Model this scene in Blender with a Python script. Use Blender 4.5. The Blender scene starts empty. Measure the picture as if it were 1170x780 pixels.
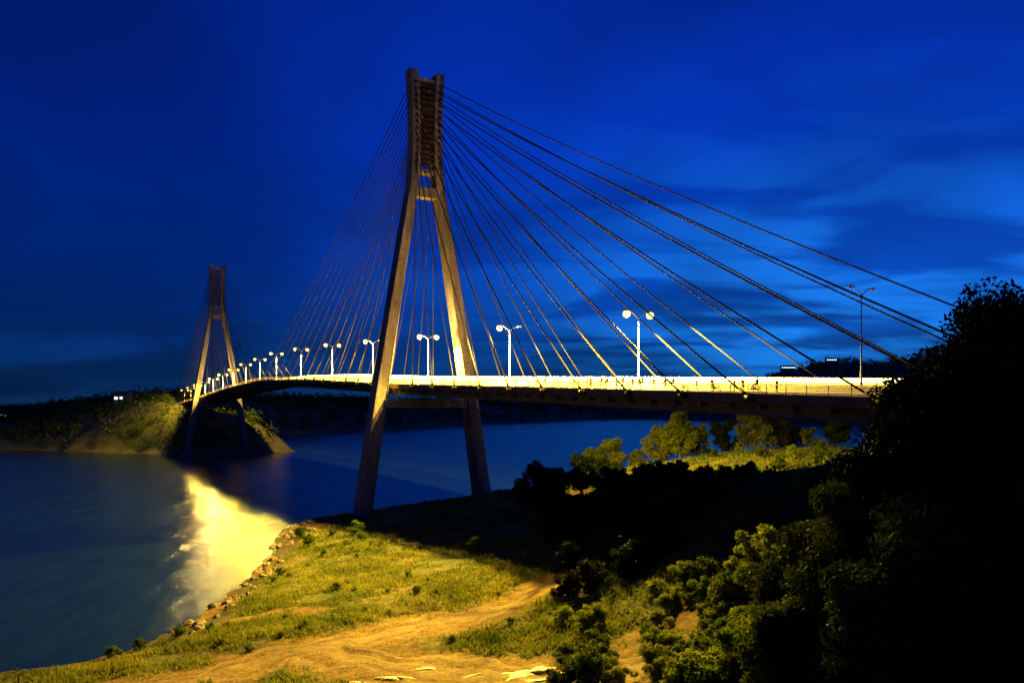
import bpy, math, random
import numpy as np
from mathutils import Vector, Matrix
R=random.Random(7)
rng=np.random.default_rng(11)
scene=bpy.context.scene
scene.view_settings.view_transform='Standard'
scene.view_settings.look='None'
scene.view_settings.exposure=0
COL=scene.collection

# ------------------------------------------------------------ helpers
def link(o):
    COL.objects.link(o); return o
def tag(o,label=None,category=None,kind=None,group=None):
    if label: o["label"]=label
    if category: o["category"]=category
    if kind: o["kind"]=kind
    if group: o["group"]=group
    return o
def empty(name,loc=(0,0,0),parent=None):
    o=bpy.data.objects.new(name,None); o.location=loc; o.empty_display_size=.5
    if parent: o.parent=parent
    return link(o)
def obj(name,me,mat=None,parent=None,loc=(0,0,0)):
    o=bpy.data.objects.new(name,me); o.location=loc
    if mat is not None and len(me.materials)==0: me.materials.append(mat)
    if parent: o.parent=parent
    return link(o)
def copy_tree(o,parent=None):
    c=o.copy(); link(c); c.parent=parent
    for ch in [x for x in o.children]:
        copy_tree(ch,c)
    return c
def quads_mesh(name,V,nq):
    me=bpy.data.meshes.new(name)
    me.vertices.add(nq*4); me.vertices.foreach_set('co',V.astype(np.float32).ravel())
    me.loops.add(nq*4); me.loops.foreach_set('vertex_index',np.arange(nq*4,dtype=np.int32))
    me.polygons.add(nq); me.polygons.foreach_set('loop_start',(np.arange(nq)*4).astype(np.int32))
    me.update(calc_edges=True); return me
def grid_mesh(name,X,Y,Z,mask=None):
    n,m=X.shape
    V=np.stack([X,Y,Z],-1).reshape(-1,3)
    idx=np.arange(n*m).reshape(n,m)
    F=np.stack([idx[:-1,:-1],idx[1:,:-1],idx[1:,1:],idx[:-1,1:]],-1)
    if mask is not None: F=F[mask]
    F=F.reshape(-1,4)
    me=bpy.data.meshes.new(name)
    me.vertices.add(len(V)); me.vertices.foreach_set('co',V.astype(np.float32).ravel())
    me.loops.add(len(F)*4); me.loops.foreach_set('vertex_index',F.astype(np.int32).ravel())
    me.polygons.add(len(F)); me.polygons.foreach_set('loop_start',(np.arange(len(F))*4).astype(np.int32))
    me.polygons.foreach_set('use_smooth',np.ones(len(F),dtype=bool))
    me.update(calc_edges=True); return me

class MB:
    def __init__(s): s.v=[]; s.f=[]; s.sm=[]
    def box(s,c,ax,ay,az,hx,hy,hz):
        c=Vector(c);b=len(s.v)
        for k in(-1,1):
            for j in(-1,1):
                for i in(-1,1): s.v.append(c+ax*hx*i+ay*hy*j+az*hz*k)
        for f in((0,2,3,1),(4,5,7,6),(0,1,5,4),(2,6,7,3),(0,4,6,2),(1,3,7,5)): s.f.append([b+i for i in f])
    def abox(s,c,h): s.box(c,Vector((1,0,0)),Vector((0,1,0)),Vector((0,0,1)),*h)
    def tube(s,pts,rad,n=8,cap=True):
        pts=[Vector(p) for p in pts]; b0=len(s.v); pu=None
        for i,p in enumerate(pts):
            a=pts[max(i-1,0)]; c=pts[min(i+1,len(pts)-1)]
            t=(c-a).normalized()
            if pu is None:
                u=t.orthogonal().normalized()
            else:
                u=(pu-t*pu.dot(t)).normalized()
            pu=u; w=t.cross(u)
            for k in range(n):
                an=2*math.pi*k/n
                s.v.append(p+(u*math.cos(an)+w*math.sin(an))*rad[i])
        for i in range(len(pts)-1):
            for k in range(n):
                k2=(k+1)%n
                s.f.append([b0+i*n+k,b0+i*n+k2,b0+(i+1)*n+k2,b0+(i+1)*n+k])
        if cap:
            s.f.append([b0+k for k in range(n)][::-1]); s.f.append([b0+(len(pts)-1)*n+k for k in range(n)])
    def sweep(s,rings):
        b=len(s.v); n=len(rings[0])
        for r in rings: s.v.extend(Vector(p) for p in r)
        for i in range(len(rings)-1):
            for k in range(n):
                k2=(k+1)%n
                s.f.append([b+i*n+k,b+i*n+k2,b+(i+1)*n+k2,b+(i+1)*n+k])
        s.f.append([b+k for k in range(n)][::-1]); s.f.append([b+(len(rings)-1)*n+k for k in range(n)])
    def ball(s,c,rx,ry,rz,n=12,m=8):
        c=Vector(c); rings=[]
        for j in range(m+1):
            th=math.pi*(j/m)*.998+.001
            rings.append([c+Vector((rx*math.sin(th)*math.cos(2*math.pi*k/n),ry*math.sin(th)*math.sin(2*math.pi*k/n),rz*math.cos(th))) for k in range(n)])
        s.sweep(rings)
    def mesh(s,name,smooth=False):
        me=bpy.data.meshes.new(name); me.from_pydata([tuple(v) for v in s.v],[],s.f)
        me.validate(); me.update()
        if smooth: me.polygons.foreach_set('use_smooth',[True]*len(me.polygons))
        return me

# ------------------------------------------------------------ noise
def hsh(ix,iy,seed):
    a=np.sin(ix*127.1+iy*311.7+seed*74.7)*43758.5453
    return a-np.floor(a)
def vnoise(x,y,seed=0):
    ix=np.floor(x);iy=np.floor(y);fx=x-ix;fy=y-iy
    fx=fx*fx*(3-2*fx);fy=fy*fy*(3-2*fy)
    a=hsh(ix,iy,seed);b=hsh(ix+1,iy,seed);c=hsh(ix,iy+1,seed);d=hsh(ix+1,iy+1,seed)
    return (a*(1-fx)+b*fx)*(1-fy)+(c*(1-fx)+d*fx)*fy
def fbm(x,y,o=4,seed=0):
    r=0;a=.5
    for i in range(o):
        r=r+a*(vnoise(x,y,seed+i)-.5);x=x*2.03;y=y*2.03;a*=.5
    return r

# ------------------------------------------------------------ materials
def newmat(name):
    m=bpy.data.materials.new(name); m.use_nodes=True
    nt=m.node_tree; return m,nt,nt.nodes['Principled BSDF']
def ramp(nt,fac,stops):
    r=nt.nodes.new('ShaderNodeValToRGB'); el=r.color_ramp.elements
    while len(el)<len(stops): el.new(.5)
    for e,(p,c) in zip(el,stops): e.position=p; e.color=(*c,1)
    nt.links.new(fac,r.inputs[0]); return r.outputs[0]
def noise(nt,scale,detail=4,rough=.6,coord='Object',mapscale=None,rot=0):
    tc=nt.nodes.new('ShaderNodeTexCoord'); n=nt.nodes.new('ShaderNodeTexNoise')
    n.inputs['Scale'].default_value=scale;n.inputs['Detail'].default_value=detail;n.inputs['Roughness'].default_value=rough
    if mapscale:
        mp=nt.nodes.new('ShaderNodeMapping'); mp.inputs['Scale'].default_value=mapscale; mp.inputs['Rotation'].default_value=(0,0,rot)
        nt.links.new(tc.outputs[coord],mp.inputs[0]); nt.links.new(mp.outputs[0],n.inputs['Vector'])
    else: nt.links.new(tc.outputs[coord],n.inputs['Vector'])
    return n.outputs['Fac']
def bump(nt,h,b,dist,strength=1):
    bp=nt.nodes.new('ShaderNodeBump'); bp.inputs['Distance'].default_value=dist; bp.inputs['Strength'].default_value=strength
    nt.links.new(h,bp.inputs['Height']); nt.links.new(bp.outputs[0],b.inputs['Normal'])
def mix(nt,fac,a,b,mode='MIX'):
    m=nt.nodes.new('ShaderNodeMix'); m.data_type='RGBA'; m.blend_type=mode
    for k,v in((0,fac),(6,a),(7,b)):
        if isinstance(v,(int,float)): m.inputs[k].default_value=v
        elif isinstance(v,tuple): m.inputs[k].default_value=(*v,1)
        else: nt.links.new(v,m.inputs[k])
    return m.outputs[2]
def simple(name,col,rough=.6,metal=0,var=.25,scale=3,bumpd=0,spec=.5):
    m,nt,b=newmat(name)
    n=noise(nt,scale)
    c=ramp(nt,n,[(.3,tuple(x*(1-var) for x in col)),(.7,tuple(min(1,x*(1+var)) for x in col))])
    nt.links.new(c,b.inputs['Base Color']); b.inputs['Roughness'].default_value=rough; b.inputs['Metallic'].default_value=metal
    b.inputs['Specular IOR Level'].default_value=spec
    if bumpd: bump(nt,n,b,bumpd)
    return m
def emis(name,col,st):
    m,nt,b=newmat(name); b.inputs['Base Color'].default_value=(*col,1)
    b.inputs['Emission Color'].default_value=(*col,1); b.inputs['Emission Strength'].default_value=st
    return m
M_conc,nt,b=newmat('weathered_concrete')
n1=noise(nt,.35,6,.65,mapscale=(1,1,.12)); n2=noise(nt,1.3,8,.7)
c=ramp(nt,n1,[(.3,(.10,.08,.075)),(.5,(.21,.175,.16)),(.7,(.34,.30,.27))])
c2=ramp(nt,n2,[(.35,(.5,.45,.4)),(.65,(1,1,1))])
nt.links.new(mix(nt,1.0,c,c2,'MULTIPLY'),b.inputs['Base Color']); b.inputs['Roughness'].default_value=.85; b.inputs['Specular IOR Level'].default_value=.2; bump(nt,n2,b,.12)
M_girder=simple('girder_concrete',(.08,.07,.065),.9,var=.4,scale=.4,bumpd=.05,spec=.1)
M_anch=simple('rusty_steel_frame',(.05,.028,.022),.8,var=.5,scale=.8,spec=.1)
M_cable=simple('cable_sheath',(.022,.018,.012),.7,var=.2,scale=.5,spec=.1)
M_asph=simple('asphalt',(.06,.055,.05),.8,var=.3,scale=.8)
M_barr=simple('painted_barrier',(.66,.60,.46),.6,var=.12,scale=.6)
M_rail=simple('painted_rail',(.6,.5,.28),.45,var=.15,scale=1)
M_line=simple('road_paint',(.8,.8,.78),.6,var=.05)
M_steel=simple('galvanised_steel',(.42,.42,.42),.45,.6,.15,1.2)
M_glow=emis('lit_lamp_glass',(1,.74,.17),3.6)
M_off=simple('unlit_lamp_glass',(.35,.36,.38),.2,var=.05)
M_strip=emis('amber_trail_glow',(1,.56,.06),2.2)  # amber glow standing in for vehicle light trails
M_stripw=emis('white_trail_glow',(1,.86,.46),2.6)  # paler glow for the white core of the traffic trails
M_win=emis('lit_window',(.75,.95,1),3)
M_bark=simple('bark',(.11,.08,.05),.9,var=.4,scale=2,bumpd=.05)
M_rock=simple('rock',(.16,.115,.065),.85,var=.5,scale=1.2,bumpd=.15)
def leafmat(name,dark,lite,scale=.5,tl=.38):
    m,nt,b=newmat(name)
    n=noise(nt,scale,5,.7); oi=nt.nodes.new('ShaderNodeObjectInfo')
    c=ramp(nt,n,[(.32,dark),(.68,lite)])
    hs=nt.nodes.new('ShaderNodeHueSaturation'); mr=nt.nodes.new('ShaderNodeMapRange')
    mr.inputs['To Min'].default_value=.7; mr.inputs['To Max'].default_value=1.3
    nt.links.new(oi.outputs['Random'],mr.inputs[0]); nt.links.new(mr.outputs[0],hs.inputs['Value']); nt.links.new(c,hs.inputs['Color'])
    nt.links.new(hs.outputs[0],b.inputs['Base Color']); b.inputs['Roughness'].default_value=.7; b.inputs['Specular IOR Level'].default_value=.12
    tr=nt.nodes.new('ShaderNodeBsdfTranslucent'); nt.links.new(hs.outputs[0],tr.inputs[0])
    ms=nt.nodes.new('ShaderNodeMixShader'); ms.inputs[0].default_value=tl
    nt.links.new(b.outputs[0],ms.inputs[1]); nt.links.new(tr.outputs[0],ms.inputs[2])
    nt.links.new(ms.outputs[0],nt.nodes['Material Output'].inputs[0]); return m
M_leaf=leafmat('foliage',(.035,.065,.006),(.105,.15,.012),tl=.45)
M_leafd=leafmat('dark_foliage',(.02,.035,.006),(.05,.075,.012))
M_leafshade=leafmat('shaded_foliage',(.006,.012,.003),(.018,.03,.006),.5,.2)  # foliage with the shade put into its colour, for unlit trees
M_leaflit=leafmat('lamplit_foliage',(.09,.12,.010),(.22,.24,.022),tl=.45)  # foliage with lamp light put into its colour, brighter and yellower
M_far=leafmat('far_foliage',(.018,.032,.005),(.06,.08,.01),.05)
M_grass=leafmat('grass_blades',(.05,.08,.006),(.27,.25,.03),.16)

# ------------------------------------------------------------ bridge frame
OX,OY=-23.,211.; SP=330.
D=Vector((-.489,.8723,0)).normalized(); N=Vector((.8723,.489,0)).normalized(); UP=Vector((0,0,1))
CAMZ=30.
ks=[-260,-200,-160,-88,0,84,165,248,330,476,540,620]
kz=[-3.2,-1.2,.2,2.8,5.7,9.3,11.4,9.3,5.7,.5,-1.5,-3]
_s=np.arange(-300,660,1.0); _z=np.interp(_s,ks,kz); ker=np.exp(-np.linspace(-2,2,61)**2); ker/=ker.sum()
_z=np.convolve(np.pad(_z,30,mode='edge'),ker,'valid')
def dz(s): return CAMZ+float(np.interp(s,_s,_z))
def W(s,off,z):
    p=D*s+N*off; return Vector((OX+p.x,OY+p.y,z))
def L(s,off,z):
    p=D*s+N*off; return Vector((p.x,p.y,z))

# ------------------------------------------------------------ terrain (near)
cp=[(0,0,26),(0,-40,28),(-30,-10,20),(-60,0,11),(30,0,25),(60,10,29),(100,20,32),(0,15,18),(0,35,9),(0,60,4.8),(0,85,3.8),(-20,60,3.2),(-20,85,2.8),
(-25,110,2.8),(-30,140,2.6),(-38,180,2.6),(-36,203,2.4),(-15,140,4),(0,110,5),(20,25,20),(27,42,19),(20,60,11),(42,62,22),(57,67,28.2),(80,60,30),(41,98,22),
(26,124,16),(15,145,13),(0,170,7.5),(-12,200,5.5),(-7,219,6),(20,80,9.5),(62,150,14),(45,185,11.5),(18,215,7.5),(35,240,11),(62,262,13.5),(95,285,13.5),(150,285,13),(200,250,15),
(120,200,15),(150,120,26),(250,150,26),(400,150,26),(400,-40,30),(200,-40,34),
(-58,90,0),(-46,101,0),(-44.5,121,0),(-46,147,0),(-51,175,0),(-55,198,0),(-52,212,0),(-41,226,0),(-5,262,0),(30,300,0),(80,335,0),(150,350,0),(250,330,0),(500,300,0),
(-110,72,0),(-200,60,0),(-75,112,-5),(-66,150,-4.5),(-80,200,-5),(-60,245,-5),(-10,300,-5),(40,350,-5),(120,400,-5),(300,400,-5),(-150,112,-6),(-250,110,-6),(-250,250,-6),
(500,400,-5),(-100,340,-6),(-110,40,3),(-60,70,2.2),(-200,10,5),(-30,30,6.5),(-260,0,5)]
cp=np.array(cp,float); A=cp[:,:2]/100
def U(r2): return r2*np.log(r2+1e-9)*.5
K=U(((A[:,None]-A[None])**2).sum(-1)); n=len(A); Pm=np.c_[np.ones(n),A]
S=np.zeros((n+3,n+3)); S[:n,:n]=K+np.eye(n)*2e-4; S[:n,n:]=Pm; S[n:,:n]=Pm.T
sol=np.linalg.solve(S,np.r_[cp[:,2],0,0,0])
def H(x,y):
    x=np.asarray(x,float);y=np.asarray(y,float); sh=x.shape
    q=np.stack([x.ravel(),y.ravel()],-1)/100; out=np.zeros(len(q))
    for i in range(0,len(q),40000):
        qq=q[i:i+40000]; out[i:i+40000]=U(((qq[:,None]-A[None])**2).sum(-1))@sol[:n]+sol[n]+qq@sol[n+1:]
    h=out.reshape(sh); h=np.clip(h,-8,45)
    h=h+fbm(x/14,y/14,4,3)*1.5+fbm(x/2.5,y/2.5,3,9)*.6
    return h
def H1(x,y): return float(H(np.array([x]),np.array([y]))[0])
road=[(-75,60),(-52,72),(-35,79),(-27,87),(-16,95),(-4,102),(4,107)]
road2=[(-22,90),(-12,84),(0,78),(10,71),(18,66)]
def pdist(x,y,pl):
    d=np.full(np.shape(x),1e9)
    for (a,b_),(c_,e) in zip(pl[:-1],pl[1:]):
        vx,vy=c_-a,e-b_; t=np.clip(((x-a)*vx+(y-b_)*vy)/(vx*vx+vy*vy),0,1)
        d=np.minimum(d,np.hypot(x-a-t*vx,y-b_-t*vy))
    return d
def dirtmask(x,y):
    d=np.minimum(pdist(x,y,road)-.8,pdist(x,y,road2)-2.5)
    m=np.clip(1.35-(d+fbm(x/6,y/6,4,21)*9)/6.0,0,1)
    p=np.clip((fbm(x/9,y/9,4,61)-.10)*9,0,1)
    return np.maximum(m,p*(x<25)*(y<215))
gx=np.unique(np.r_[np.arange(-300,-80,4),np.arange(-80,60,.7),np.arange(60,560,4)]); gy=np.unique(np.r_[np.arange(-60,60,2.5),np.arange(60,150,.7),np.arange(150,230,1.2),np.arange(230,480,3)])
X,Y=np.meshgrid(gx,gy,indexing='ij'); X=X.astype(float);Y=Y.astype(float)
Z=H(X,Y); dr=np.minimum(pdist(X,Y,road),pdist(X,Y,road2)+.5)
Z=Z-np.exp(-(dr/3.5)**2)*.25
g=grid_mesh('ground',X,Y,Z)
dirt=dirtmask(X,Y)
at=g.attributes.new('dirt','FLOAT','POINT'); at.data.foreach_set('value',dirt.ravel().astype(np.float32))
M_gr,nt,b=newmat('ground_soil_and_grass')
a=nt.nodes.new('ShaderNodeAttribute'); a.attribute_name='dirt'
nA=noise(nt,.09,8,.7); nB=noise(nt,.9,8,.7); nC=noise(nt,3,8,.75)
gc=ramp(nt,nA,[(.35,(.04,.065,.006)),(.5,(.11,.13,.014)),(.66,(.24,.19,.03))])
gd=ramp(nt,nB,[(.3,(.25,.25,.25)),(.65,(1,1,1))])
gc=mix(nt,1.0,gc,gd,'MULTIPLY')
dc=ramp(nt,nB,[(.3,(.13,.065,.012)),(.55,(.32,.18,.035)),(.72,(.48,.30,.07))])
dk=ramp(nt,nC,[(.35,(.35,.35,.35)),(.6,(1,1,1))])
dc=mix(nt,1.0,dc,dk,'MULTIPLY')
geo=nt.nodes.new('ShaderNodeNewGeometry'); sx=nt.nodes.new('ShaderNodeSeparateXYZ'); nt.links.new(geo.outputs['Position'],sx.inputs[0])
mr=nt.nodes.new('ShaderNodeMapRange'); mr.inputs[1].default_value=.3; mr.inputs[2].default_value=1.3; mr.inputs[3].default_value=1; mr.inputs[4].default_value=0; nt.links.new(sx.outputs[2],mr.inputs[0])
mud=mix(nt,mr.outputs[0],gc,(.06,.042,.02))
mxn=nt.nodes.new('ShaderNodeMath'); mxn.operation='MULTIPLY_ADD'; nt.links.new(nB,mxn.inputs[0]); mxn.inputs[1].default_value=.9; mxn.inputs[2].default_value=-.45
mad=nt.nodes.new('ShaderNodeMath'); mad.operation='ADD'; mad.use_clamp=True; nt.links.new(mxn.outputs[0],mad.inputs[0]); nt.links.new(a.outputs['Fac'],mad.inputs[1])
nt.links.new(mix(nt,mad.outputs[0],mud,dc),b.inputs['Base Color']); b.inputs['Roughness'].default_value=.9; b.inputs['Specular IOR Level'].default_value=.2; bump(nt,nC,b,.5)
tag(obj('ground',g,M_gr),'grassy reclaimed shore and hillside below the bridge','ground','structure')

def strip(name,pl,wid,off,mat,label):
    pts=[]
    P=[Vector((p[0],p[1],0)) for p in pl]
    for i in range(len(P)-1):
        p0=P[max(i-1,0)];p1=P[i];p2=P[i+1];p3=P[min(i+2,len(P)-1)]
        for k in range(14):
            t=k/14
            pts.append(.5*((2*p1)+(p2-p0)*t+(2*p0-5*p1+4*p2-p3)*t*t+(3*p1-p0-3*p2+p3)*t**3))
    n_=len(pts); xs=np.zeros((n_,17));ys=np.zeros((n_,17))
    for i,p in enumerate(pts):
        t=(pts[min(i+1,n_-1)]-pts[max(i-1,0)]).normalized(); nn=Vector((-t.y,t.x,0)); tp=min(1,(n_-1-i)/12+.1)
        w1=tp*wid*(1+.35*math.sin(i*.37)+.2*math.sin(i*1.1)); w2=tp*wid*(1+.3*math.sin(i*.29+2)+.2*math.sin(i*.9))
        for k in range(17):
            u=-1+2*k/16; q=p+nn*(u*(w1 if u<0 else w2)); xs[i,k]=q.x; ys[i,k]=q.y
    dd=np.minimum(pdist(xs,ys,road),pdist(xs,ys,road2)+.5)
    u=np.abs(np.linspace(-1,1,17))[None]
    zs=H(xs,ys)-np.exp(-(dd/3.5)**2)*.25+off-np.clip((u-.7)/.3,0,1)*.35 - .22*np.exp(-((u-.42)/.11)**2)
    return tag(obj(name,grid_mesh(name,xs,ys,zs),mat),label,'dirt road','structure')
M_dirt,nt,b=newmat('packed_dirt')
nB=noise(nt,.5,8,.7); nC=noise(nt,3,8,.75)
dc=ramp(nt,nB,[(.3,(.15,.08,.015)),(.55,(.34,.19,.038)),(.72,(.48,.30,.075))])
dk=ramp(nt,nC,[(.35,(.4,.4,.4)),(.6,(1,1,1))])
nt.links.new(mix(nt,1.0,dc,dk,'MULTIPLY'),b.inputs['Base Color']); b.inputs['Roughness'].default_value=.85; bump(nt,nC,b,.5)
strip('dirt_road',road,3.8,.10,M_dirt,'rutted brown dirt road across the grassy shore')
strip('dirt_road',road2,4.6,.12,M_dirt,'muddy brown track branching off towards the slope')
M_pud,nt,b=newmat('wet_sand')
nB=noise(nt,1.2,6,.7)
nt.links.new(ramp(nt,nB,[(.35,(.30,.17,.035)),(.6,(.60,.42,.12))]),b.inputs['Base Color']); b.inputs['Roughness'].default_value=.35; bump(nt,nB,b,.2)
for (px_,py,rx,ry) in [(-12,80,1.9,.6),(-9,83,1.3,.5),(1.2,78.5,2.6,1.1),(-15.5,79,1.0,.5),(4,75.5,2.2,.9),(-4,80,1.3,.4)]:
    rad_=np.linspace(0.02,1,9)[:,None]; an=np.linspace(0,2*np.pi,49)[None]
    rr_=rad_*(1+.35*np.sin(3*an+px_)+.2*np.sin(7*an+py)+.12*np.sin(11*an))
    xs=px_+np.cos(an)*rx*rr_; ys=py+np.sin(an)*ry*rr_
    dd=np.minimum(pdist(xs,ys,road),pdist(xs,ys,road2)+.5)
    zs=H(xs,ys)-np.exp(-(dd/3.5)**2)*.25+.20-.28*rad_**4
    tag(obj('puddle',grid_mesh('puddle',xs,ys,zs),M_pud),'shallow wet sandy patch on the dirt track','puddle','structure')

# ------------------------------------------------------------ water
M_wat,nt,b=newmat('sea_water')
b.inputs['Base Color'].default_value=(.004,.015,.028,1); b.inputs['IOR'].default_value=1.33
w0=noise(nt,.02,3,.5,mapscale=(2.2,.5,1),rot=.5); w1=noise(nt,.25,6,.6,mapscale=(1,.6,1)); w2=noise(nt,1.2,4,.6); w3=noise(nt,.07,4,.5,mapscale=(1.6,.5,1),rot=-.25)
ad=nt.nodes.new('ShaderNodeMath'); ad.operation='ADD'; nt.links.new(w1,ad.inputs[0]); nt.links.new(w2,ad.inputs[1])
ad2=nt.nodes.new('ShaderNodeMath'); ad2.operation='MULTIPLY_ADD'; nt.links.new(w3,ad2.inputs[0]); ad2.inputs[1].default_value=10; nt.links.new(ad.outputs[0],ad2.inputs[2])
bump(nt,ad2.outputs[0],b,.14,.7)
rgh=ramp(nt,w0,[(.35,(.12,)*3),(.65,(.20,)*3)]); nt.links.new(rgh,b.inputs['Roughness'])
me=bpy.data.meshes.new('water'); me.from_pydata([(-9000,-300,0),(9000,-300,0),(9000,16000,0),(-9000,16000,0)],[],[[0,1,2,3]]); me.update()
tag(obj('water',me,M_wat),'calm dark blue strait reflecting the bridge lamps','water','structure')

# ------------------------------------------------------------ far land
poly=[(-1500,700),(-900,680),(-560,600),(-400,560),(-330,540),(-262,520),(-212,497),(-158,502),(-143,531),(-172,571),(-200,620),(-218,700),(-228,780),(-180,976),(-40,1300),(150,1700),(300,1900),(450,1500),(700,1380),(1300,1350),(3000,1500),(5000,2500),(5000,6000),(-4000,6000),(-4000,900)]
def sdf(x,y):
    d=np.full(x.shape,1e9); ins=np.zeros(x.shape,bool); m=len(poly)
    for i in range(m):
        a,b_=poly[i]; c_,e=poly[(i+1)%m]; vx,vy=c_-a,e-b_
        t=np.clip(((x-a)*vx+(y-b_)*vy)/(vx*vx+vy*vy),0,1); d=np.minimum(d,np.hypot(x-a-t*vx,y-b_-t*vy))
        cr=((b_>y)!=(e>y))&(x<(c_-a)*(y-b_)/((e-b_) if e!=b_ else 1e-9)+a); ins^=cr
    return np.where(ins,d,-d)
def HF(x,y):
    sd=sdf(x,y)+fbm(x/45,y/45,4,5)*34*np.clip(y/900,.4,2)
    r=x/np.maximum(y,1)
    H0=np.interp(r,[-1,-.62,-.56,-.50,-.44,-.36,-.25,0,.25,.30,.36,.5,.8],[14,15,24,31,38,34,36,38,46,88,112,125,100])
    h=np.where(sd>0,H0*(1-np.exp(-sd/np.interp(y,[500,900,2000],[26,60,160]))),sd*.15)
    h=h*(1+.7*fbm(x/160,y/160,3,8)+.35*fbm(x/40,y/40,3,18))
    return np.clip(h,-6,200)
rr=np.linspace(-1.6,1.25,460); zz=480*np.exp(np.linspace(0,2.3,260))
RR,ZZ=np.meshgrid(rr,zz,indexing='ij'); XX=RR*ZZ; HH=HF(XX,ZZ)
M_hill,nt,b=newmat('far_hillside')
nA=noise(nt,.03,8,.7); geo=nt.nodes.new('ShaderNodeNewGeometry'); sx=nt.nodes.new('ShaderNodeSeparateXYZ'); nt.links.new(geo.outputs['Position'],sx.inputs[0])
mr=nt.nodes.new('ShaderNodeMapRange'); mr.inputs[1].default_value=.3; mr.inputs[2].default_value=1.4; nt.links.new(sx.outputs[2],mr.inputs[0])
gc=ramp(nt,nA,[(.4,(.03,.04,.008)),(.6,(.13,.11,.03))])
nt.links.new(mix(nt,mr.outputs[0],(.10,.07,.03),gc),b.inputs['Base Color']); b.inputs['Roughness'].default_value=.95
mk=(np.maximum.reduce([HH[:-1,:-1],HH[1:,:-1],HH[:-1,1:],HH[1:,1:]])>-2)
tag(obj('hill',grid_mesh('hill',XX,ZZ,HH,mk),M_hill),'low wooded hills on the opposite shore','hill','structure')

# ------------------------------------------------------------ leaves
def leaf_quads(C,size,asp=.45,flat=0.):
    n_=len(C); u=rng.normal(size=(n_,3)); u[:,2]*=(1-flat); u/=np.linalg.norm(u,axis=1,keepdims=True)
    r=rng.normal(size=(n_,3)); v=np.cross(u,r); v/=np.linalg.norm(v,axis=1,keepdims=True)+1e-9
    s=(np.asarray(size)*rng.uniform(.6,1.4,n_))[:,None]
    return np.stack([C-u*s,C+v*s*asp,C+u*s,C-v*s*asp],1).reshape(-1,3)
def clump_points(cs,rs,per):
    cs=np.asarray(cs);rs=np.asarray(rs); out=[]
    for c_,r in zip(cs,rs):
        k=max(6,int(per*(r/np.mean(rs))**2)); d=rng.normal(size=(k,3)); d/=np.linalg.norm(d,axis=1,keepdims=True)
        out.append(c_+d*(r*rng.uniform(.25,1.,(k,1))**.6)*np.array([1,1,.75]))
    return np.concatenate(out)
def tree_meshes(name,h,cr,leaf,nclump,per,base=.35,squash=1.,trunk_r=None):
    ch=h*(1-base); cz=h*base+ch*.5
    cs=[];rs=[]
    for i in range(nclump):
        d=rng.normal(size=3); d/=np.linalg.norm(d); rad=rng.uniform(.3,.95)
        p=np.array([d[0]*cr*rad,d[1]*cr*rad,cz+d[2]*ch*.5*rad])
        p[:2]*=(1-.35*max(0,(p[2]-cz)/(ch*.5)))
        cs.append(p); rs.append(cr*rng.uniform(.16,.36))
    pts=clump_points(cs,rs,per)
    crown=quads_mesh(name+'_crown',leaf_quads(pts,leaf),len(pts))
    mb=MB(); tr=trunk_r or h*.022
    bend=[Vector((rng.uniform(-.03,.03)*h*k/4,rng.uniform(-.03,.03)*h*k/4,h*.8*k/5)) for k in range(6)]; bend[0].z=-.4
    mb.tube(bend,[tr*1.35,tr,tr*.85,tr*.65,tr*.4,tr*.15],8)
    for i in range(0,nclump,max(1,nclump//14)):
        c_=Vector(cs[i]); k=1+(i%3); st=bend[k].lerp(bend[k+1],.4)
        if c_.z<st.z: st=bend[1]
        mid=st.lerp(c_,.5)+Vector((0,0,-.05*h))
        mb.tube([st,mid,c_],[tr*.45,tr*.28,tr*.08],5)
    return mb.mesh(name+'_trunk',True),crown
def place_tree(name,meshes,x,y,z,mat,label,cat,group=None,sc=1,rot=0):
    e=empty(name,(x,y,z)); e.rotation_euler=(0,0,rot); e.scale=(sc,)*3
    obj('trunk',meshes[0],M_bark,e); c_=obj('crown',meshes[1],None,e)
    if len(meshes[1].materials)==0: meshes[1].materials.append(mat)
    c_.material_slots[0].link='OBJECT'; c_.material_slots[0].material=mat
    tag(e,label,cat,group=group); return e
f=911.
def px(x,y,d): return ((x-585)/f*d, d, CAMZ+(464-y)/f*d)

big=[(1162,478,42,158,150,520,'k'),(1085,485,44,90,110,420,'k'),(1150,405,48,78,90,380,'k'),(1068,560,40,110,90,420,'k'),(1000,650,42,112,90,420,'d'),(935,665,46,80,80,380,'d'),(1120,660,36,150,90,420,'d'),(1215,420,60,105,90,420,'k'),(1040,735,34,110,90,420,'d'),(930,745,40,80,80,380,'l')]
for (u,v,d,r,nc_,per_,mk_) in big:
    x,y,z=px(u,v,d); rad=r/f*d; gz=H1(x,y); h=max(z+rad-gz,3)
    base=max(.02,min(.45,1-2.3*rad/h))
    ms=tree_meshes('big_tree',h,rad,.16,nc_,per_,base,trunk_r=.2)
    place_tree('broadleaf_tree',ms,x,y,gz,{'k':M_leafshade,'d':M_leafd,'l':M_leaf}[mk_],'tall dark broadleaf tree on the steep slope beside the bridge','tree','dark trees on the slope')
midA=[tree_meshes('park_tree',10,4.0+.5*(k%2),.30,44+6*k,130,.04) for k in range(4)]
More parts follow.
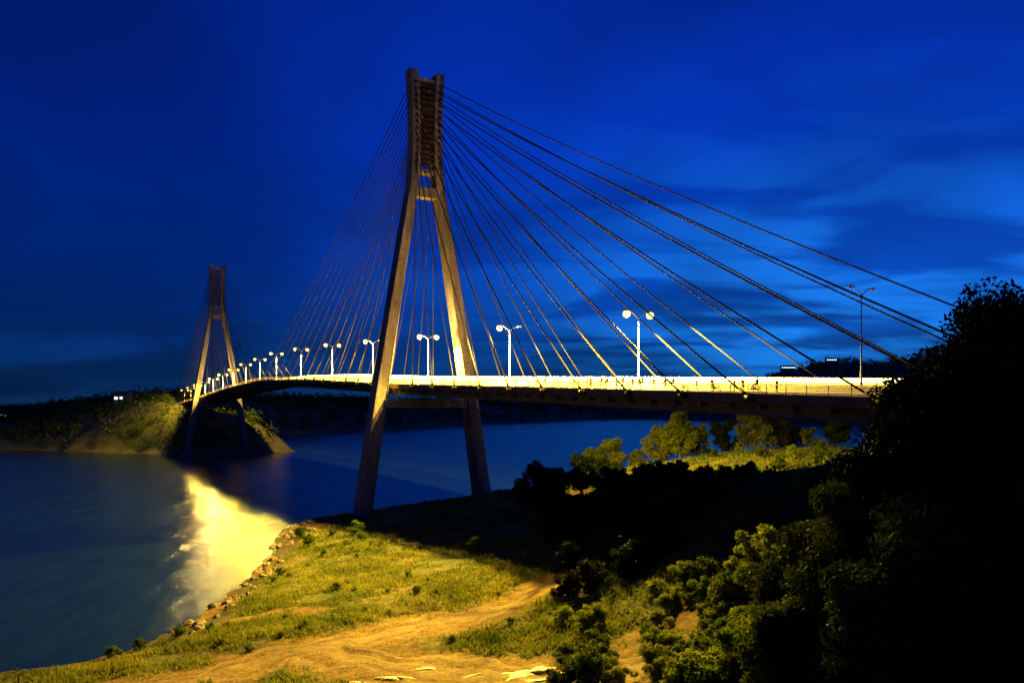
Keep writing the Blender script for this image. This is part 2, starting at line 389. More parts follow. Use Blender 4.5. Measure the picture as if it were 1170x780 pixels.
spots=[(700,262,M_leaflit,1.3),(752,276,M_leaflit,1.5),(777,266,M_leaflit,1.75),(792,272,M_leaflit,1.3),(828,282,M_leafd,1.5),(862,268,M_leaflit,1.6),(884,275,M_leaflit,1.5),(903,285,M_leaf,1.2),(808,292,M_leaflit,.6),(728,280,M_leaflit,.8),(955,270,M_leaf,1.3),(678,240,M_leafd,1.0),(925,262,M_leaflit,.8),(845,252,M_leaflit,.4),(815,245,M_leaf,.35),(870,232,M_leaf,.45),(905,225,M_leaflit,.5),(890,210,M_leaf,.45),(940,215,M_leaf,.7)]
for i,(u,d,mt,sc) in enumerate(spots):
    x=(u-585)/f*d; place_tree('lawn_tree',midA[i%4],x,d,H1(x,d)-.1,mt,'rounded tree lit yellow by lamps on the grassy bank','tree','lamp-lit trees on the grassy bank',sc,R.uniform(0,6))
bank=[(612,188,1.05),(596,178,.65),(632,183,.95),(665,192,1.2),(690,185,.95),(705,178,.8)]
for k in range(30):
    u=620+k*8.4+R.uniform(-6,6); bank.append((u,R.uniform(112,150),R.uniform(.85,1.1)*(.62 if u<700 else .58 if u<790 else .38)))
for k in range(16):
    bank.append((R.uniform(640,850),R.uniform(98,112),R.uniform(.35,.5)))
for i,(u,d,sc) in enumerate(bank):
    x=(u-585)/f*d; place_tree('bank_tree',midA[(i+1)%4],x,d,H1(x,d)-.4,M_leafshade,'small dark tree on the shaded bank under the bridge','tree','dark trees under the bridge',sc,R.uniform(0,6))
shr=[tree_meshes('shrub',2.6,1.5,.12,30,90,.02,trunk_r=.06) for _ in range(4)]
def shrub(x,y,sc,mt,label,i):
    place_tree('shrub',shr[i%4],x,y,H1(x,y)-.15,mt,label,'shrub','shrubs on the shore and slope',sc,R.uniform(0,6))
sp=[]
for (u,v,d,sc) in [(648,755,72,1.1),(672,762,70,1.5),(690,745,76,.9),(640,770,70,.8)]: sp.append((u,d,sc,M_leafd,'dark rounded shrub beside the dirt track'))
for k in range(56):
    u=R.uniform(640,900); d=R.uniform(64,92); sp.append((u,d,R.uniform(.5,1.2),R.choice([M_leaf,M_leaflit,M_leaflit]),'scrubby green shrub lit by the bridge lamps'))
for k in range(34):
    u=R.uniform(790,960); d=R.uniform(50,90); sp.append((u,d,R.uniform(1,2.0),R.choice([M_leaf,M_leaflit]),'tall scrubby bush on the slope'))
for (u,d,sc) in [(345,178,1.2),(352,165,1.1),(408,168,1.3),(413,160,.9),(545,133,1.2),(205,100,.7),(240,103,.5),(160,97,.6),(130,94,.7),(380,172,.7),(320,135,.6),(370,150,.5)]: sp.append((u,d,sc,M_leaf,'small green sapling on the lamp-lit grass'))
for k in range(90):
    u=R.uniform(250,660); d=R.uniform(82,175); x=(u-585)/f*d
    if H1(x,d)<1 or float(dirtmask(np.array([x]),np.array([d]))[0])>.5: continue
    sp.append((u,d,R.uniform(.2,.55),R.choice([M_leaf,M_leaflit]),'low weedy bush on the lamp-lit grass'))
for i,(u,d,sc,mt,lb) in enumerate(sp): shrub((u-585)/f*d,d,sc,mt,lb,i)
n_=9500; uu=rng.uniform(-60,230,n_); vv=28*np.exp(rng.uniform(0,2.5,n_))
hh=H(uu,vv)
dens=fbm(uu/20,vv/20,3,31)+np.where(uu>0.02*vv+3,.32,-.12)+np.where(vv>215,-.26,0)
keep=(hh>1.2)&(dirtmask(uu,vv)<.4)&(dens>.05)&~((np.hypot(uu,vv)<22))&(hh<CAMZ-1)
uu,vv,hh=uu[keep],vv[keep],hh[keep]; szz=rng.uniform(.5,1.7,len(uu))
ptsu=[];sz=[]
for a_,b_,c_,s_ in zip(uu,vv,hh,szz):
    k=48; d=rng.normal(size=(k,3)); d/=np.linalg.norm(d,axis=1,keepdims=True); ptsu.append(np.array([a_,b_,c_+.3*s_])+d*s_*rng.uniform(.4,1,(k,1))); sz.append(np.full(k,.16 if b_<120 else .3))
ptsu=np.concatenate(ptsu); sz=np.concatenate(sz)
tag(obj('undergrowth',quads_mesh('undergrowth',leaf_quads(ptsu,sz),len(ptsu)),M_leaf),'low tangled undergrowth covering the slope','undergrowth','stuff')
n_=330000; d_=60*np.exp(rng.uniform(0,1.6,n_)); uu=(rng.uniform(-40,960,n_)-585)/f*d_; vv=d_
hh=H(uu,vv); patchn=fbm(uu/5,vv/5,3,77)
keep=(hh>.7)&(dirtmask(uu,vv)+rng.uniform(-.3,.3,n_)<.45)&(patchn+rng.uniform(-.1,.1,n_)>-.10)
uu,vv,hh=uu[keep],vv[keep],hh[keep]; m=len(uu); C=np.stack([uu,vv,hh-.05],-1)
an=rng.uniform(0,2*np.pi,m); w=np.stack([np.cos(an),np.sin(an),0*an],-1)*(.05+.0006*vv)[:,None]
patch=1+3.*np.clip(fbm(uu/4,vv/4,3,55)+.03,0,1)
ht=rng.uniform(.12,.5,m)*patch; tip=np.stack([rng.normal(0,.16,m),rng.normal(0,.16,m),ht],-1)
V=np.stack([C-w,C+w,C+tip+w*.25,C+tip-w*.25],1).reshape(-1,3)
tag(obj('grass',quads_mesh('grass',V,m),M_grass),'rough grass and weeds on the shore','grass','stuff')
n_=16000; r_=rng.uniform(-.75,.75,n_); d_=485*np.exp(rng.uniform(0,1.5,n_)**1.3); xx=r_*d_
hh=HF(xx,d_)
t_=(xx-OX)*D.x+(d_-OY)*D.y; of=np.abs((xx-OX)*N.x+(d_-OY)*N.y)
keep=(hh>2.)&(fbm(xx/45,d_/45,3,14)>-.12)&~((of<14)&(t_<900)&(hh>16))
xx,d_,hh=xx[keep],d_[keep],hh[keep]; pts=[];sz=[]
for a_,b_,c_ in zip(xx,d_,hh):
    k=26; sc=b_/600; r=rng.uniform(2.,5.5)*min(sc,2.2)**.7; d=rng.normal(size=(k,3)); d/=np.linalg.norm(d,axis=1,keepdims=True)
    pts.append(np.array([a_,b_,c_+r*.9])+d*np.array([r,r,r*rng.uniform(.9,1.5)])*rng.uniform(.5,1,(k,1))); sz.append(np.full(k,.9*sc**.8))
pts=np.concatenate(pts);sz=np.concatenate(sz)
tag(obj('woodland',quads_mesh('woodland',leaf_quads(pts,sz,.6),len(pts)),M_far),'dense far-off woodland on the opposite shore','woodland','stuff')
rk=[]
for k in range(4):
    mb=MB(); mb.ball((0,0,0),1,.8,.6,9,6)
    mb.v=[v*(1+.35*(R.random()-.5)) for v in mb.v]; me=mb.mesh('rock'); me.materials.append(M_rock); rk.append(me)
shore=[(-45,103),(-44,121),(-46,147),(-51,175),(-55,198),(-51,212)]
for k in range(150):
    t=R.uniform(1.2,4.9) if k<80 else (R.uniform(0,2) if k<110 else R.uniform(3,4.3)); i=int(t); a_,b_=shore[i],shore[min(i+1,5)]; q=t-i
    x=a_[0]+(b_[0]-a_[0])*q+R.uniform(-1,3.5 if k<110 else 7); y=a_[1]+(b_[1]-a_[1])*q+R.uniform(-1,1)
    o=bpy.data.objects.new('rock',rk[k%4]); link(o); s=R.uniform(.25,.95); o.location=(x,y,H1(x,y)+.05*s); o.scale=(s,s,s); o.rotation_euler=(R.uniform(-.4,.4),R.uniform(-.4,.4),R.uniform(0,6))
    tag(o,'rough brown boulder lying along the waterline','rock',group='boulders along the shore')
PX,PY=-50.5,81.5
pe=empty('palm',(PX,PY,H1(PX,PY)))
mb=MB(); mb.tube([(0,0,-.3),(.1,0,.8),(.05,.1,1.6)],[.16,.13,.11],8); obj('trunk',mb.mesh('palm_trunk',True),M_bark,pe)
mb=MB()
for k in range(16):
    an=k*2.4; el=.9-.08*k; dirh=Vector((math.cos(an),math.sin(an),0))
    rib=[Vector((.05,.1,1.6))+dirh*(2.3*t)+UP*(1.6*t*math.sin(el)-1.9*t*t*.7) for t in [i/9 for i in range(10)]]
    side=dirh.cross(UP)
    for i in range(1,10):
        for sg in(-1,1):
            p=rib[i]; q=p+side*sg*.55*(1-i/13)+dirh*.35-UP*.2; w=dirh*.06
            b0=len(mb.v); mb.v+= [p-w,p+w,q]; mb.f.append([b0,b0+1,b0+2])
obj('crown',mb.mesh('palm_fronds'),M_leaf,pe); tag(pe,'short palm with drooping fronds by the shore','palm tree')

# ------------------------------------------------------------ bridge
BR=empty('bridge',(OX,OY,0)); tag(BR,'long concrete cable-stayed bridge with two tall A-shaped pylons','bridge')
SE=510
def along(prof,s0=-210,s1=SE,step=4):
    mb=MB(); ss=np.arange(s0,s1+.1,step); mb.sweep([[L(s,o,dz(s)+z) for o,z in prof] for s in ss]); return mb
mb=along([(-9,-.004),(9,-.004),(9,-1.1),(7.8,-1.3),(7.4,-2.7),(5.6,-2.7),(5.2,-1.2),(-5.2,-1.2),(-5.6,-2.7),(-7.4,-2.7),(-7.8,-1.3),(-9,-1.1)])
obj('girder',mb.mesh('girder'),M_girder,BR)
mb=MB()
for s in np.arange(-208,SE-2,5.2):
    mb.box(L(s,0,dz(s)-1.85),D,N,UP,.2,5.3,.62)
    for sg in(-1,1): mb.box(L(s,sg*8.2,dz(s)-1.5),D,N,UP,.18,.72,.38)
obj('girder_ribs',mb.mesh('girder_ribs'),M_girder,BR)
obj('road_surface',along([(-6.9,.0),(6.9,.0),(6.9,.03),(-6.9,.03)]).mesh('road_surface'),M_asph,BR)
for o_ in(-1,1):
    obj('footway',along([(o_*7.9-.85,0),(o_*7.9+.85,0),(o_*7.9+.85,.2),(o_*7.9-.85,.2)]).mesh('footway'),M_barr,BR)
mb=MB()
for s in np.arange(-205,SE-5,10):
    for o_ in(-3.6,3.6): mb.box(L(s,o_,dz(s)+.04),D,N,UP,2,.08,.006)
obj('lane_marking',mb.mesh('lane_marking'),M_line,BR)
obj('median_barrier',along([(-.35,.02),(.35,.02),(.12,1.15),(-.12,1.15)]).mesh('median_barrier'),M_barr,BR)
ss=np.arange(-210,SE+.1,4)
def line(o_,z,a_,c_):
    mb=MB(); mb.sweep([[L(s,o_+i*a_,dz(s)+z+j*c_) for i,j in((-1,-1),(1,-1),(1,1),(-1,1))] for s in ss]); return mb
for o_ in(-8.85,8.85):
    mb=MB()
    rails=((.28,.06),(.6,.03),(.9,.03),(1.2,.05)) if o_<0 else ((.2,.1),(1.1,.05),(2.05,.07))
    for zr,th in rails:
        l_=line(o_,zr,.05,th); b0=len(mb.v); mb.v+=l_.v; mb.f+=[[i+b0 for i in q] for q in l_.f]
    for s in np.arange(-210,SE,3.0): mb.box(L(s,o_,dz(s)+rails[-1][0]/2),D,N,UP,.04,.045,rails[-1][0]/2)
    obj('railing',mb.mesh('railing'),M_rail,BR)
obj('added_glow_strip',line(-8.76,1.2,.035,.075).mesh('added_glow_strip'),M_strip,BR)  # added glowing strips, in place of vehicle light trails along the deck
obj('added_glow_strip',line(-8.76,.28,.035,.05).mesh('added_glow_strip'),M_strip,BR)
obj('added_glow_strip',line(8.62,2.0,.05,.30).mesh('added_glow_strip'),M_stripw,BR)  # added white glow along the far side, upper part of the trail band
obj('added_pale_screen',line(8.75,1.1,.04,.95).mesh('added_pale_screen'),M_barr,BR)  # pale panel added to catch lamp light and brighten the deck band

def leg_ring(z,w,a_,b__,sg):
    c=N*(w*sg); return [c+D*(i*b__/2)+N*(j*a_/2)+UP*z for i,j in((-1,-1),(1,-1),(1,1),(-1,1))]
prof=[(-3,17.8,3.6,5.4),(2,17.3,3.5,5.3),(34,12.7,3.1,4.8),(60,8.35,2.8,4.4),(84,4.4,2.4,3.9),(88,3.6,2.4,3.8),(94,3.2,2.35,3.7),(104,3.1,2.25,3.6),(112,3.35,2.3,3.6),(118,3.8,2.4,3.7)]
def wz(z): return float(np.interp(z,[p[0] for p in prof],[p[1] for p in prof]))
legm=[]
for sg in(-1,1):
    mb=MB(); mb.sweep([leg_ring(*p,sg) for p in prof]); legm.append(mb.mesh('pylon_leg'))
def chamf(o,w=.12):
    m=o.modifiers.new('bevel','BEVEL'); m.width=w; m.segments=2; m.limit_method='ANGLE'
def bx(z,a_,b__,c_):
    mb=MB(); mb.box(Vector((0,0,z)),D,N,UP,a_,b__,c_); return mb.mesh('crossbeam')
xbs=[bx(86.2,1.5,2.9,1.3),bx(30.8,1.9,11.4,1.2),bx(91.7,1.3,2.1,.5),bx(115.8,1.2,2.3,.5)]
mb=MB()
for k in range(15):
    z=93.9+k*1.45
    mb.box(Vector((0,0,z)),D,N,UP,1.35,wz(z)-1.0,.22)
    mb.box(D*1.5+UP*(z+.6),D,N,UP,.12,.5,.3)
for sg in(-1,1):
    for d2 in(-1,1): mb.box(D*(1.42*d2)+N*(sg*.9)+UP*103.6,D,N,UP,.13,.13,11.4)
    for k in range(13):
        z=94+k*1.7; mb.box(D*(-1.95)+N*(sg*wz(z))+UP*z,D,N,UP,.3,.35,.25); mb.box(D*(1.95)+N*(sg*wz(z))+UP*z,D,N,UP,.3,.35,.25)
lat=mb.mesh('anchor_frame')
mb=MB()
for sg in(-1,1): mb.sweep([leg_ring(-5,17.5,8,10,sg),leg_ring(.9,17.5,8,10,sg),leg_ring(1.6,17.4,6,8,sg)])
capm=mb.mesh('pile_cap')
mb=MB()
for k in range(46):
    z=38+k*1.7; w=wz(z)+1.35; mb.box(N*(-w-.1)+D*(-.6)+UP*z,D,N,UP,.3,.06,.04)
lad=mb.mesh('ladder')
for s in(0,SP):
    p=D*s; e=empty('pylon',(p.x,p.y,0),BR)
    for m_ in legm: chamf(obj('pylon_leg',m_,M_conc,e),.15)
    for m_ in xbs: chamf(obj('crossbeam',m_,M_conc,e),.1)
    obj('anchor_frame',lat,M_anch,e); obj('pile_cap',capm,M_conc,e); obj('ladder',lad,M_steel,e)
def cable(s_p,s_a,zt,sg):
    p0=L(s_p+(1.9 if s_a>s_p else -1.9),sg*wz(zt),zt); p1=L(s_a,sg*9.35,dz(s_a)-.5)
    ln=(p1-p0).length; pts=[p0.lerp(p1,t)-UP*(4*t*(1-t)*ln*.011) for t in [i/12 for i in range(13)]]
    mb=MB(); r=.125; mb.tube(pts,[r]*13,6)
    q=p1+(p0-p1).normalized()*2.2; mb.tube([p1,q],[.24,.2],8)
    mb.box(p1,D,N,UP,.6,.42,.4)
    obj('stay_cable',mb.mesh('stay_cable',True),M_cable,BR)
for sp_,nside in((0,13),(SP,12)):
    for sg in(-1,1):
        for k in range(nside):
            zt=94.5+k*(20.5/(nside-1))
            a_main=16+k*(142/(nside-1))
            a_side=14+k*12.2
            if nside==13 and k>=10: a_side=[142,153,164][k-10]
            for out,dist in((1,a_main if sp_==0 else a_side),(-1,a_side if sp_==0 else a_main)):
                cable(sp_,sp_+out*dist,zt,sg)
for s in(-180,488):
    mb=MB(); mb.box(L(s,0,dz(s)-12),D,N,UP,5,9.5,9.2); obj('abutment',mb.mesh('abutment'),M_conc,BR)

# ------------------------------------------------------------ street lamps
def lamp_parts(lit):
    H_=11.2; AR=2.0 if lit else 1.5
    mb=MB(); mb.tube([(0,0,0),(0,0,.5),(0,0,.55),(0,0,H_)],[.2,.2,.12,.065],10); pole=mb.mesh('lamp_pole',True)
    arms=[];heads=[];glob=[]
    for sg in(-1,1):
        mb=MB(); pts=[UP*(H_-.5)+N*sg*(AR*t)+UP*(1.1*math.sin(t*math.pi/2)) for t in [i/8 for i in range(9)]]
        mb.tube(pts,[.055]*9,6); arms.append(mb.mesh('lamp_arm',True))
        c=UP*(H_+.62)+N*sg*(AR+.45); q_=1 if lit else .7
        mb=MB(); mb.sweep([[c+N*sg*t+D*(w*a_*q_)+UP*(h_*b__*q_) for a_,b__ in((-1,0),(1,0),(.8,1),(-.8,1))] for t,w,h_ in((-.6,.1,.08),(-.4,.3,.2),(.1,.42,.28),(.6,.2,.1))])
        heads.append(mb.mesh('lamp_housing'))
        mb=MB(); rb=.62 if lit else .22; mb.ball(c-UP*(rb*(.7 if lit else .3)),rb,rb,rb if lit else .12,16,10); glob.append(mb.mesh('lamp_glass',True))
    return pole,arms,heads,glob
LP=lamp_parts(True); LPo=lamp_parts(False)
LC=(1.0,.66,.06)
def street_lamp(s,lit,power=190000):
    p=W(s,0,dz(s)+1.1); e=empty('street_lamp',p)
    P_=LP if any(lit) else LPo
    obj('pole',P_[0],M_steel,e)
    for i in(0,1):
        obj('arm',P_[1][i],M_steel,e); h=obj('lamp_head',P_[2][i],M_steel,e)
        g_=obj('lamp_glass',(LP if lit[i] else LPo)[3][i],None,h)
        if len(g_.data.materials)==0: g_.data.materials.append(M_glow if lit[i] else M_off)
        if lit[i] and power:
            sg=(-1,1)[i]; l=bpy.data.lights.new('lamp_light','SPOT'); l.spot_size=math.radians(168); l.spot_blend=.25
            l.energy=power; l.color=LC; l.shadow_soft_size=.25; l.specular_factor=.015
            lo=bpy.data.objects.new('lamp_light',l); lo.parent=h; lo.location=UP*(11.2+.62-1.35)+N*sg*2.45; link(lo)
            if i==0 and s in(-46,-2,41,310,345):
                l=bpy.data.lights.new('lamp_spill_light','POINT'); l.energy=65000; l.color=(1,.66,.16); l.shadow_soft_size=.4; l.specular_factor=.02
                lo=bpy.data.objects.new('lamp_spill_light',l); lo.parent=h; lo.location=UP*(11.2+.62-1.4)+N*sg*2.45; link(lo)
    st='lit' if any(lit) else 'unlit'
    tag(e,'tall double-arm steel street lamp, %s, on the bridge median'%st,'street lamp',group='street lamps along the bridge')
for s,lit,pw in [(-132.5,(0,0),0),(-90,(1,1),2.3),(-46,(1,0),2.9),(-2,(1,1),2.1),(41,(1,0),1.6),(84,(1,1),1.1),(127,(1,1),.8),(170,(1,1),.8),(205,(1,1),.6),(240,(1,1),.6),(275,(1,1),.6),(310,(1,1),.7),(345,(1,1),.6),(380,(1,1),.4),(415,(1,1),.2),(450,(1,1),.08),(485,(1,1),.05)]:
    street_lamp(s,lit,pw*190000)

M_wall=simple('plaster_wall',(.12,.12,.11),.8); M_roof=simple('roof_sheet',(.06,.04,.03),.6)
def house(x,y,w,zo,label):
    z=float(HF(np.array([x]),np.array([y]))[0]); z=max(z,1)+zo
    e=empty('house',(x,y,z)); mb=MB(); mb.abox((0,0,3-zo/2),(w,5,3+zo/2)); obj('wall',mb.mesh('wall'),M_wall,e)
    mb=MB(); mb.sweep([[Vector((xx_,-5.8,6)),Vector((xx_,5.8,6)),Vector((xx_,0,8.8))] for xx_ in(-w-.6,w+.6)]); obj('roof',mb.mesh('roof'),M_roof,e)
    for k in range(int(w//2)):
        mb=MB(); mb.abox((-w+2+k*4,-5.05,3.4),(1.1,.06,.9)); obj('window',mb.mesh('window'),M_win,e)
    tag(e,label,'house')
house(-300,615,5,3,'low building with brightly lit windows on the far shore')
house(-600,935,12,3,'long low building with lit windows near the water')
house(-640,950,9,3,'small shoreside building with lit windows')
house(640,1850,16,12,'hillside building with lit windows beyond the bridge')
house(740,1850,12,12,'hillside building with lit windows beyond the bridge')

# ------------------------------------------------------------ people and motorcycles
M_skin=simple('skin',(.25,.14,.08),.6,var=.05); M_hair=simple('hair',(.015,.012,.01),.5)
M_cl=[simple('cloth_%s'%n_,c_,.85,var=.1) for n_,c_ in(('dark',(.01,.01,.015)),('red',(.08,.012,.01)),('blue',(.015,.02,.06)),('grey',(.04,.04,.04)))]
def person_mesh(pose):
    if pose=='stand':
        J={'pel':(0,0,.95),'ch':(0,0,1.28),'nk':(0,0,1.48),'hd':(0,.02,1.6),'tp':(0,0,1.72),'sl':(-.18,0,1.42),'el':(-.24,-.03,1.14),'wl':(-.24,.06,.9),'fl':(-.23,.1,.78),'sr':(.18,0,1.42),'er':(.25,-.04,1.15),'wr':(.2,.14,1.0),'fr':(.14,.22,.98),
        'hl':(-.1,0,.88),'kl':(-.12,.02,.48),'al':(-.13,-.02,.08),'tl':(-.14,.15,.04),'hr':(.1,0,.88),'kr':(.12,.03,.48),'ar':(.14,0,.08),'tr':(.15,.17,.04)}
    else:
        J={'pel':(0,0,.5),'ch':(0,.04,.82),'nk':(0,.07,1.02),'hd':(0,.1,1.14),'tp':(0,.09,1.26),'sl':(-.18,.05,.96),'el':(-.24,.1,.7),'wl':(-.18,.32,.6),'fl':(-.15,.42,.58),'sr':(.18,.05,.96),'er':(.24,.12,.7),'wr':(.18,.32,.6),'fr':(.15,.42,.58),
        'hl':(-.1,.05,.48),'kl':(-.13,.45,.5),'al':(-.13,.42,.08),'tl':(-.13,.58,.04),'hr':(.1,.05,.48),'kr':(.14,.45,.5),'ar':(.15,.5,.08),'tr':(.15,.66,.04)}
    rad={'pel':.14,'ch':.16,'nk':.055,'hd':.1,'tp':.07,'sl':.07,'el':.045,'wl':.03,'fl':.035,'hl':.095,'kl':.06,'al':.04,'tl':.038}
    ks_=list(J); E=[('pel','ch'),('ch','nk'),('nk','hd'),('hd','tp')]
    for q in 'lr': E+=[('ch','s'+q),('s'+q,'e'+q),('e'+q,'w'+q),('w'+q,'f'+q),('pel','h'+q),('h'+q,'k'+q),('k'+q,'a'+q),('a'+q,'t'+q)]
    me=bpy.data.meshes.new('p'); me.from_pydata([J[k] for k in ks_],[(ks_.index(a_),ks_.index(b_)) for a_,b_ in E],[])
    o=bpy.data.objects.new('p',me); link(o); o.modifiers.new('s','SKIN'); sb=o.modifiers.new('d','SUBSURF'); sb.levels=1
    for i,k in enumerate(ks_):
        kk=k if k in rad else k[0]+'l'; r=rad[kk]; me.skin_vertices[0].data[i].radius=(r,r); me.skin_vertices[0].data[i].use_root=(k=='pel')
    dg=bpy.context.evaluated_depsgraph_get(); out=bpy.data.meshes.new_from_object(o.evaluated_get(dg)); bpy.data.objects.remove(o)
    out.name='person_body'; nk=J['nk'][2]; hp=J['pel'][2]
    hb=MB(); h=Vector(J['tp']); hb.ball(h-Vector((0,.03,.05)),.1,.105,.1,10,6)
    return out,hb.mesh('hair',True),nk,hp
PM={}
try:
    for ps in('stand','sit'): PM[ps]=person_mesh(ps)
except Exception as ex:
    print('person fail',ex)
def person(s,off,pose,ci,rot,lift=0,label=''):
    body,hair,nk,hp=PM[pose]; b_=body.copy(); b_.materials.clear(); b_.materials.append(M_skin); b_.materials.append(M_cl[ci]); b_.materials.append(M_cl[0])
    for p in b_.polygons:
        z=p.center.z; p.material_index=0 if z>nk or abs(p.center.x)>.21 and z<nk-.3 else (1 if z>hp else 2); p.use_smooth=True
    o=obj('person',b_); o.location=W(s,off,dz(s)+.2+lift); o.rotation_euler=(0,0,rot); obj('hair',hair,M_hair,o)
    tag(o,label,'person',group='people on the bridge footway')
nr=math.atan2(N.y,N.x)
if len(PM)==2:
    P_L=[(-99,'stand',1,.5),(-100.6,'stand',0,2.9),(-95,'stand',2,1.8),(-92,'sit',0,nr+math.pi/2),(-93.4,'sit',2,nr+math.pi/2+.2),(-104,'stand',3,.2),(-106.5,'stand',0,2.2),(-78,'stand',0,1.2),(-120,'stand',2,.9),(-121.5,'stand',0,2.5),(-83,'stand',3,2.0),(-84.3,'stand',0,.4),(-109,'sit',0,nr+math.pi/2-.3),(-113,'stand',0,1.4),(-71,'stand',0,2.7),(-127,'stand',3,.6),
     (-97.5,'sit',0,nr+math.pi/2),(-102.2,'sit',3,nr+math.pi/2+.3),(-87,'stand',0,1.1),(-88,'stand',2,2.4),(-116,'stand',1,.3),(-75,'sit',0,nr+math.pi/2),(-63,'stand',3,1.0),(-124.5,'sit',0,nr+math.pi/2)]
    for s,pose,ci,rt in P_L:
        cn=['dark','red','blue','grey'][ci]
        lift=.0 if pose=='stand' else .62
        person(s,-8.2 if pose=='stand' else -8.8,pose,ci,rt,lift,'person in %s clothes %s the bridge railing'%(cn,'standing beside' if pose=='stand' else 'sitting on'))
M_tyre=simple('tyre_rubber',(.02,.02,.02),.8); M_body=simple('motorcycle_paint',(.03,.03,.035),.3)
def circ(cx,cz,r,n=20): return [Vector((0,cx+r*math.cos(2*math.pi*k/n),cz+r*math.sin(2*math.pi*k/n))) for k in range(n+1)]
def moto():
    e=empty('motorcycle')
    for cy in(-.62,.62):
        w=empty('wheel',(0,cy,.3),e)
        mb=MB(); mb.tube(circ(0,0,.26),[.05]*21,8,False); obj('tyre',mb.mesh('tyre',True),M_tyre,w)
        mb=MB(); mb.tube([(-.05,0,0),(.05,0,0)],[.05,.05],8)
        for k in range(8):
            an=k*math.pi/4; mb.tube([(0,0,0),(0,.22*math.cos(an),.22*math.sin(an))],[.012,.012],4)
        obj('rim',mb.mesh('rim'),M_steel,w)
    mb=MB(); mb.tube([(0,-.62,.3),(0,-.2,.45),(0,.2,.5),(0,.42,.85)],[.05,.11,.12,.06],8); mb.tube([(.07,.62,.3),(.07,.45,.9)],[.025,.025],6); mb.tube([(-.07,.62,.3),(-.07,.45,.9)],[.025,.025],6); mb.ball((0,.1,.42),.14,.25,.16); obj('frame',mb.mesh('frame',True),M_body,e)
    mb=MB(); mb.ball((0,-.25,.76),.13,.42,.07); obj('seat',mb.mesh('seat',True),M_tyre,e)
    mb=MB(); mb.tube([(-.33,.3,1.02),(-.15,.42,.98),(.15,.42,.98),(.33,.3,1.02)],[.018]*4,6); obj('handlebar',mb.mesh('handlebar',True),M_steel,e)
    mb=MB(); mb.ball((0,.56,.88),.08,.06,.08); obj('headlight',mb.mesh('headlight',True),M_off,e)
    return e
m0=moto(); tag(m0,'dark motorcycle parked on the bridge beside the footway','motorcycle',group='motorcycles parked on the bridge')
ms_=[m0]+[copy_tree(m0) for _ in range(5)]
for m_,s in zip(ms_,(-97,-90,-110,-123,-116,-87)):
    m_.location=W(s,-7.6,dz(s)+.2); m_.rotation_euler=(0,0,math.atan2(D.y,D.x)-math.pi/2+R.uniform(-.2,.2))

# ------------------------------------------------------------ sky
w=bpy.data.worlds.new('World'); scene.world=w; w.use_nodes=True; nt=w.node_tree; bg=nt.nodes['Background']
tc=nt.nodes.new('ShaderNodeTexCoord'); sp_=nt.nodes.new('ShaderNodeSeparateXYZ'); nt.links.new(tc.outputs['Generated'],sp_.inputs[0])
def M(op,a,b_=None,c_=None):
    m=nt.nodes.new('ShaderNodeMath'); m.operation=op
    for i,v in enumerate((a,b_,c_)):
        if v is None: continue
        if isinstance(v,(int,float)): m.inputs[i].default_value=v
        else: nt.links.new(v,m.inputs[i])
    return m.outputs[0]
x_,y_,z_=sp_.outputs
base=ramp(nt,z_,[(0,(.004,.034,.12)),(.05,(.002,.038,.20)),(.16,(.0008,.040,.38)),(.30,(.0006,.031,.43)),(.5,(.0006,.018,.28)),(1,(.0005,.008,.08))])
sf=nt.nodes.new('ShaderNodeMapRange'); nt.links.new(x_,sf.inputs[0]); sf.inputs[1].default_value=-.6; sf.inputs[2].default_value=.35; sf.inputs[3].default_value=.56; sf.inputs[4].default_value=1.12
vm=nt.nodes.new('ShaderNodeVectorMath'); vm.operation='SCALE'; nt.links.new(base,vm.inputs[0]); nt.links.new(sf.outputs[0],vm.inputs[3])
def gauss(dx_,dz_,wx,wz_):
    a=M('DIVIDE',M('SUBTRACT',x_,dx_),wx); b_=M('DIVIDE',M('SUBTRACT',z_,dz_),wz_)
    return M('EXPONENT',M('MULTIPLY',M('ADD',M('MULTIPLY',a,a),M('MULTIPLY',b_,b_)),-1))
gl=gauss(.36,.12,.28,.14)
mp=nt.nodes.new('ShaderNodeCombineXYZ'); zz_=M('ADD',M('MAXIMUM',z_,0),.12)
nt.links.new(M('DIVIDE',x_,zz_),mp.inputs[0]); nt.links.new(M('DIVIDE',y_,zz_),mp.inputs[1])
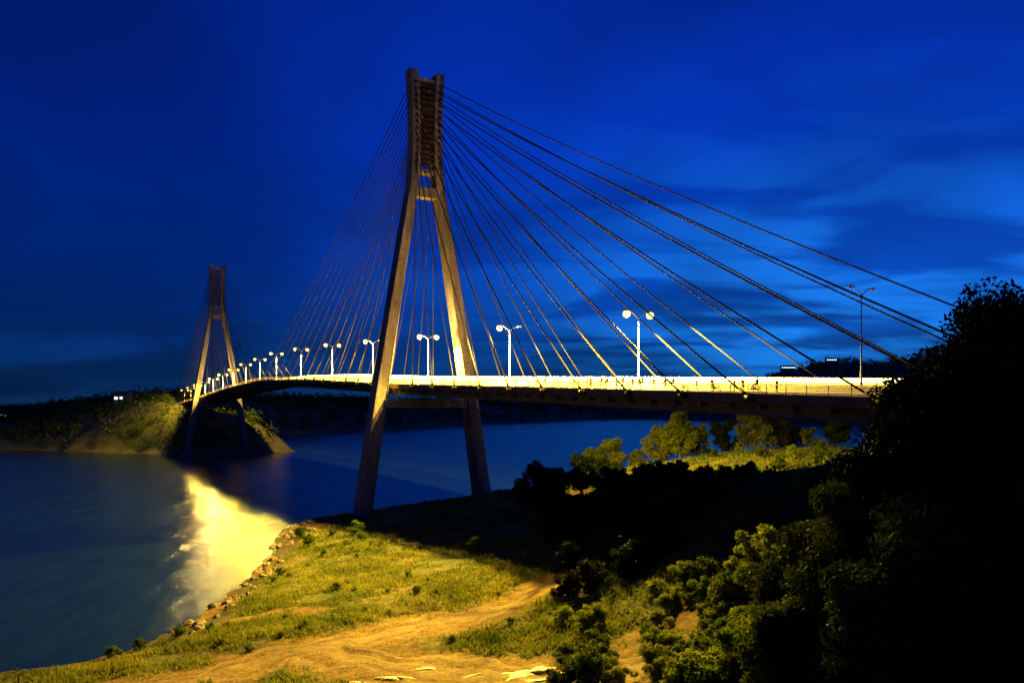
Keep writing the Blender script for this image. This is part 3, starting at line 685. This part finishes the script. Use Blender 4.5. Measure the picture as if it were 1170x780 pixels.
def wn(scale,det,sx,sy,rot,dist=0):
    m=nt.nodes.new('ShaderNodeMapping'); m.inputs['Scale'].default_value=(sx,sy,1); m.inputs['Rotation'].default_value=(0,0,rot)
    nt.links.new(mp.outputs[0],m.inputs[0]); n_=nt.nodes.new('ShaderNodeTexNoise'); n_.inputs['Scale'].default_value=scale; n_.inputs['Detail'].default_value=det; n_.inputs['Distortion'].default_value=dist; n_.inputs['Roughness'].default_value=.5
    nt.links.new(m.outputs[0],n_.inputs['Vector']); return n_.outputs['Fac']
c1=wn(.6,5,1,.8,.5,.6); c2=wn(1.5,7,.7,1.2,.3,.8)
def mrange(v,a,b_,c_,d):
    m=nt.nodes.new('ShaderNodeMapRange'); m.interpolation_type='SMOOTHSTEP'; nt.links.new(v,m.inputs[0])
    for i,q in enumerate((a,b_,c_,d)): m.inputs[i+1].default_value=q
    return m.outputs[0]
glc=M('MULTIPLY',gl,mrange(c2,.38,.6,.2,1.2))
glow=nt.nodes.new('ShaderNodeVectorMath'); glow.operation='SCALE'; glow.inputs[0].default_value=(.008,.15,.50); nt.links.new(glc,glow.inputs[3])
s1=nt.nodes.new('ShaderNodeVectorMath'); s1.operation='ADD'; nt.links.new(vm.outputs[0],s1.inputs[0]); nt.links.new(glow.outputs[0],s1.inputs[1])
cl=mrange(c1,.38,.62,1.15,.65)
s2=nt.nodes.new('ShaderNodeVectorMath'); s2.operation='SCALE'; nt.links.new(s1.outputs[0],s2.inputs[0]); nt.links.new(cl,s2.inputs[3])
sky=nt.nodes.new('ShaderNodeTexSky'); sky.sky_type='NISHITA'; sky.sun_disc=False; sky.sun_elevation=math.radians(0); sky.sun_rotation=math.radians(40)
s3=nt.nodes.new('ShaderNodeVectorMath'); s3.operation='MULTIPLY'; nt.links.new(sky.outputs[0],s3.inputs[0]); s3.inputs[1].default_value=(.0002,.001,.002)
s4=nt.nodes.new('ShaderNodeVectorMath'); s4.operation='ADD'; nt.links.new(s2.outputs[0],s4.inputs[0]); nt.links.new(s3.outputs[0],s4.inputs[1])
nt.links.new(s4.outputs[0],bg.inputs['Color']); bg.inputs['Strength'].default_value=1.0

# ------------------------------------------------------------ camera
cd=bpy.data.cameras.new('camera'); cam=bpy.data.objects.new('camera',cd); link(cam); scene.camera=cam
cam.location=(0,0,CAMZ); cam.rotation_euler=(math.radians(90),0,0); cd.sensor_width=36; cd.lens=911/1170*36; cd.shift_y=74/1170; cd.clip_end=20000; cd.clip_start=.3
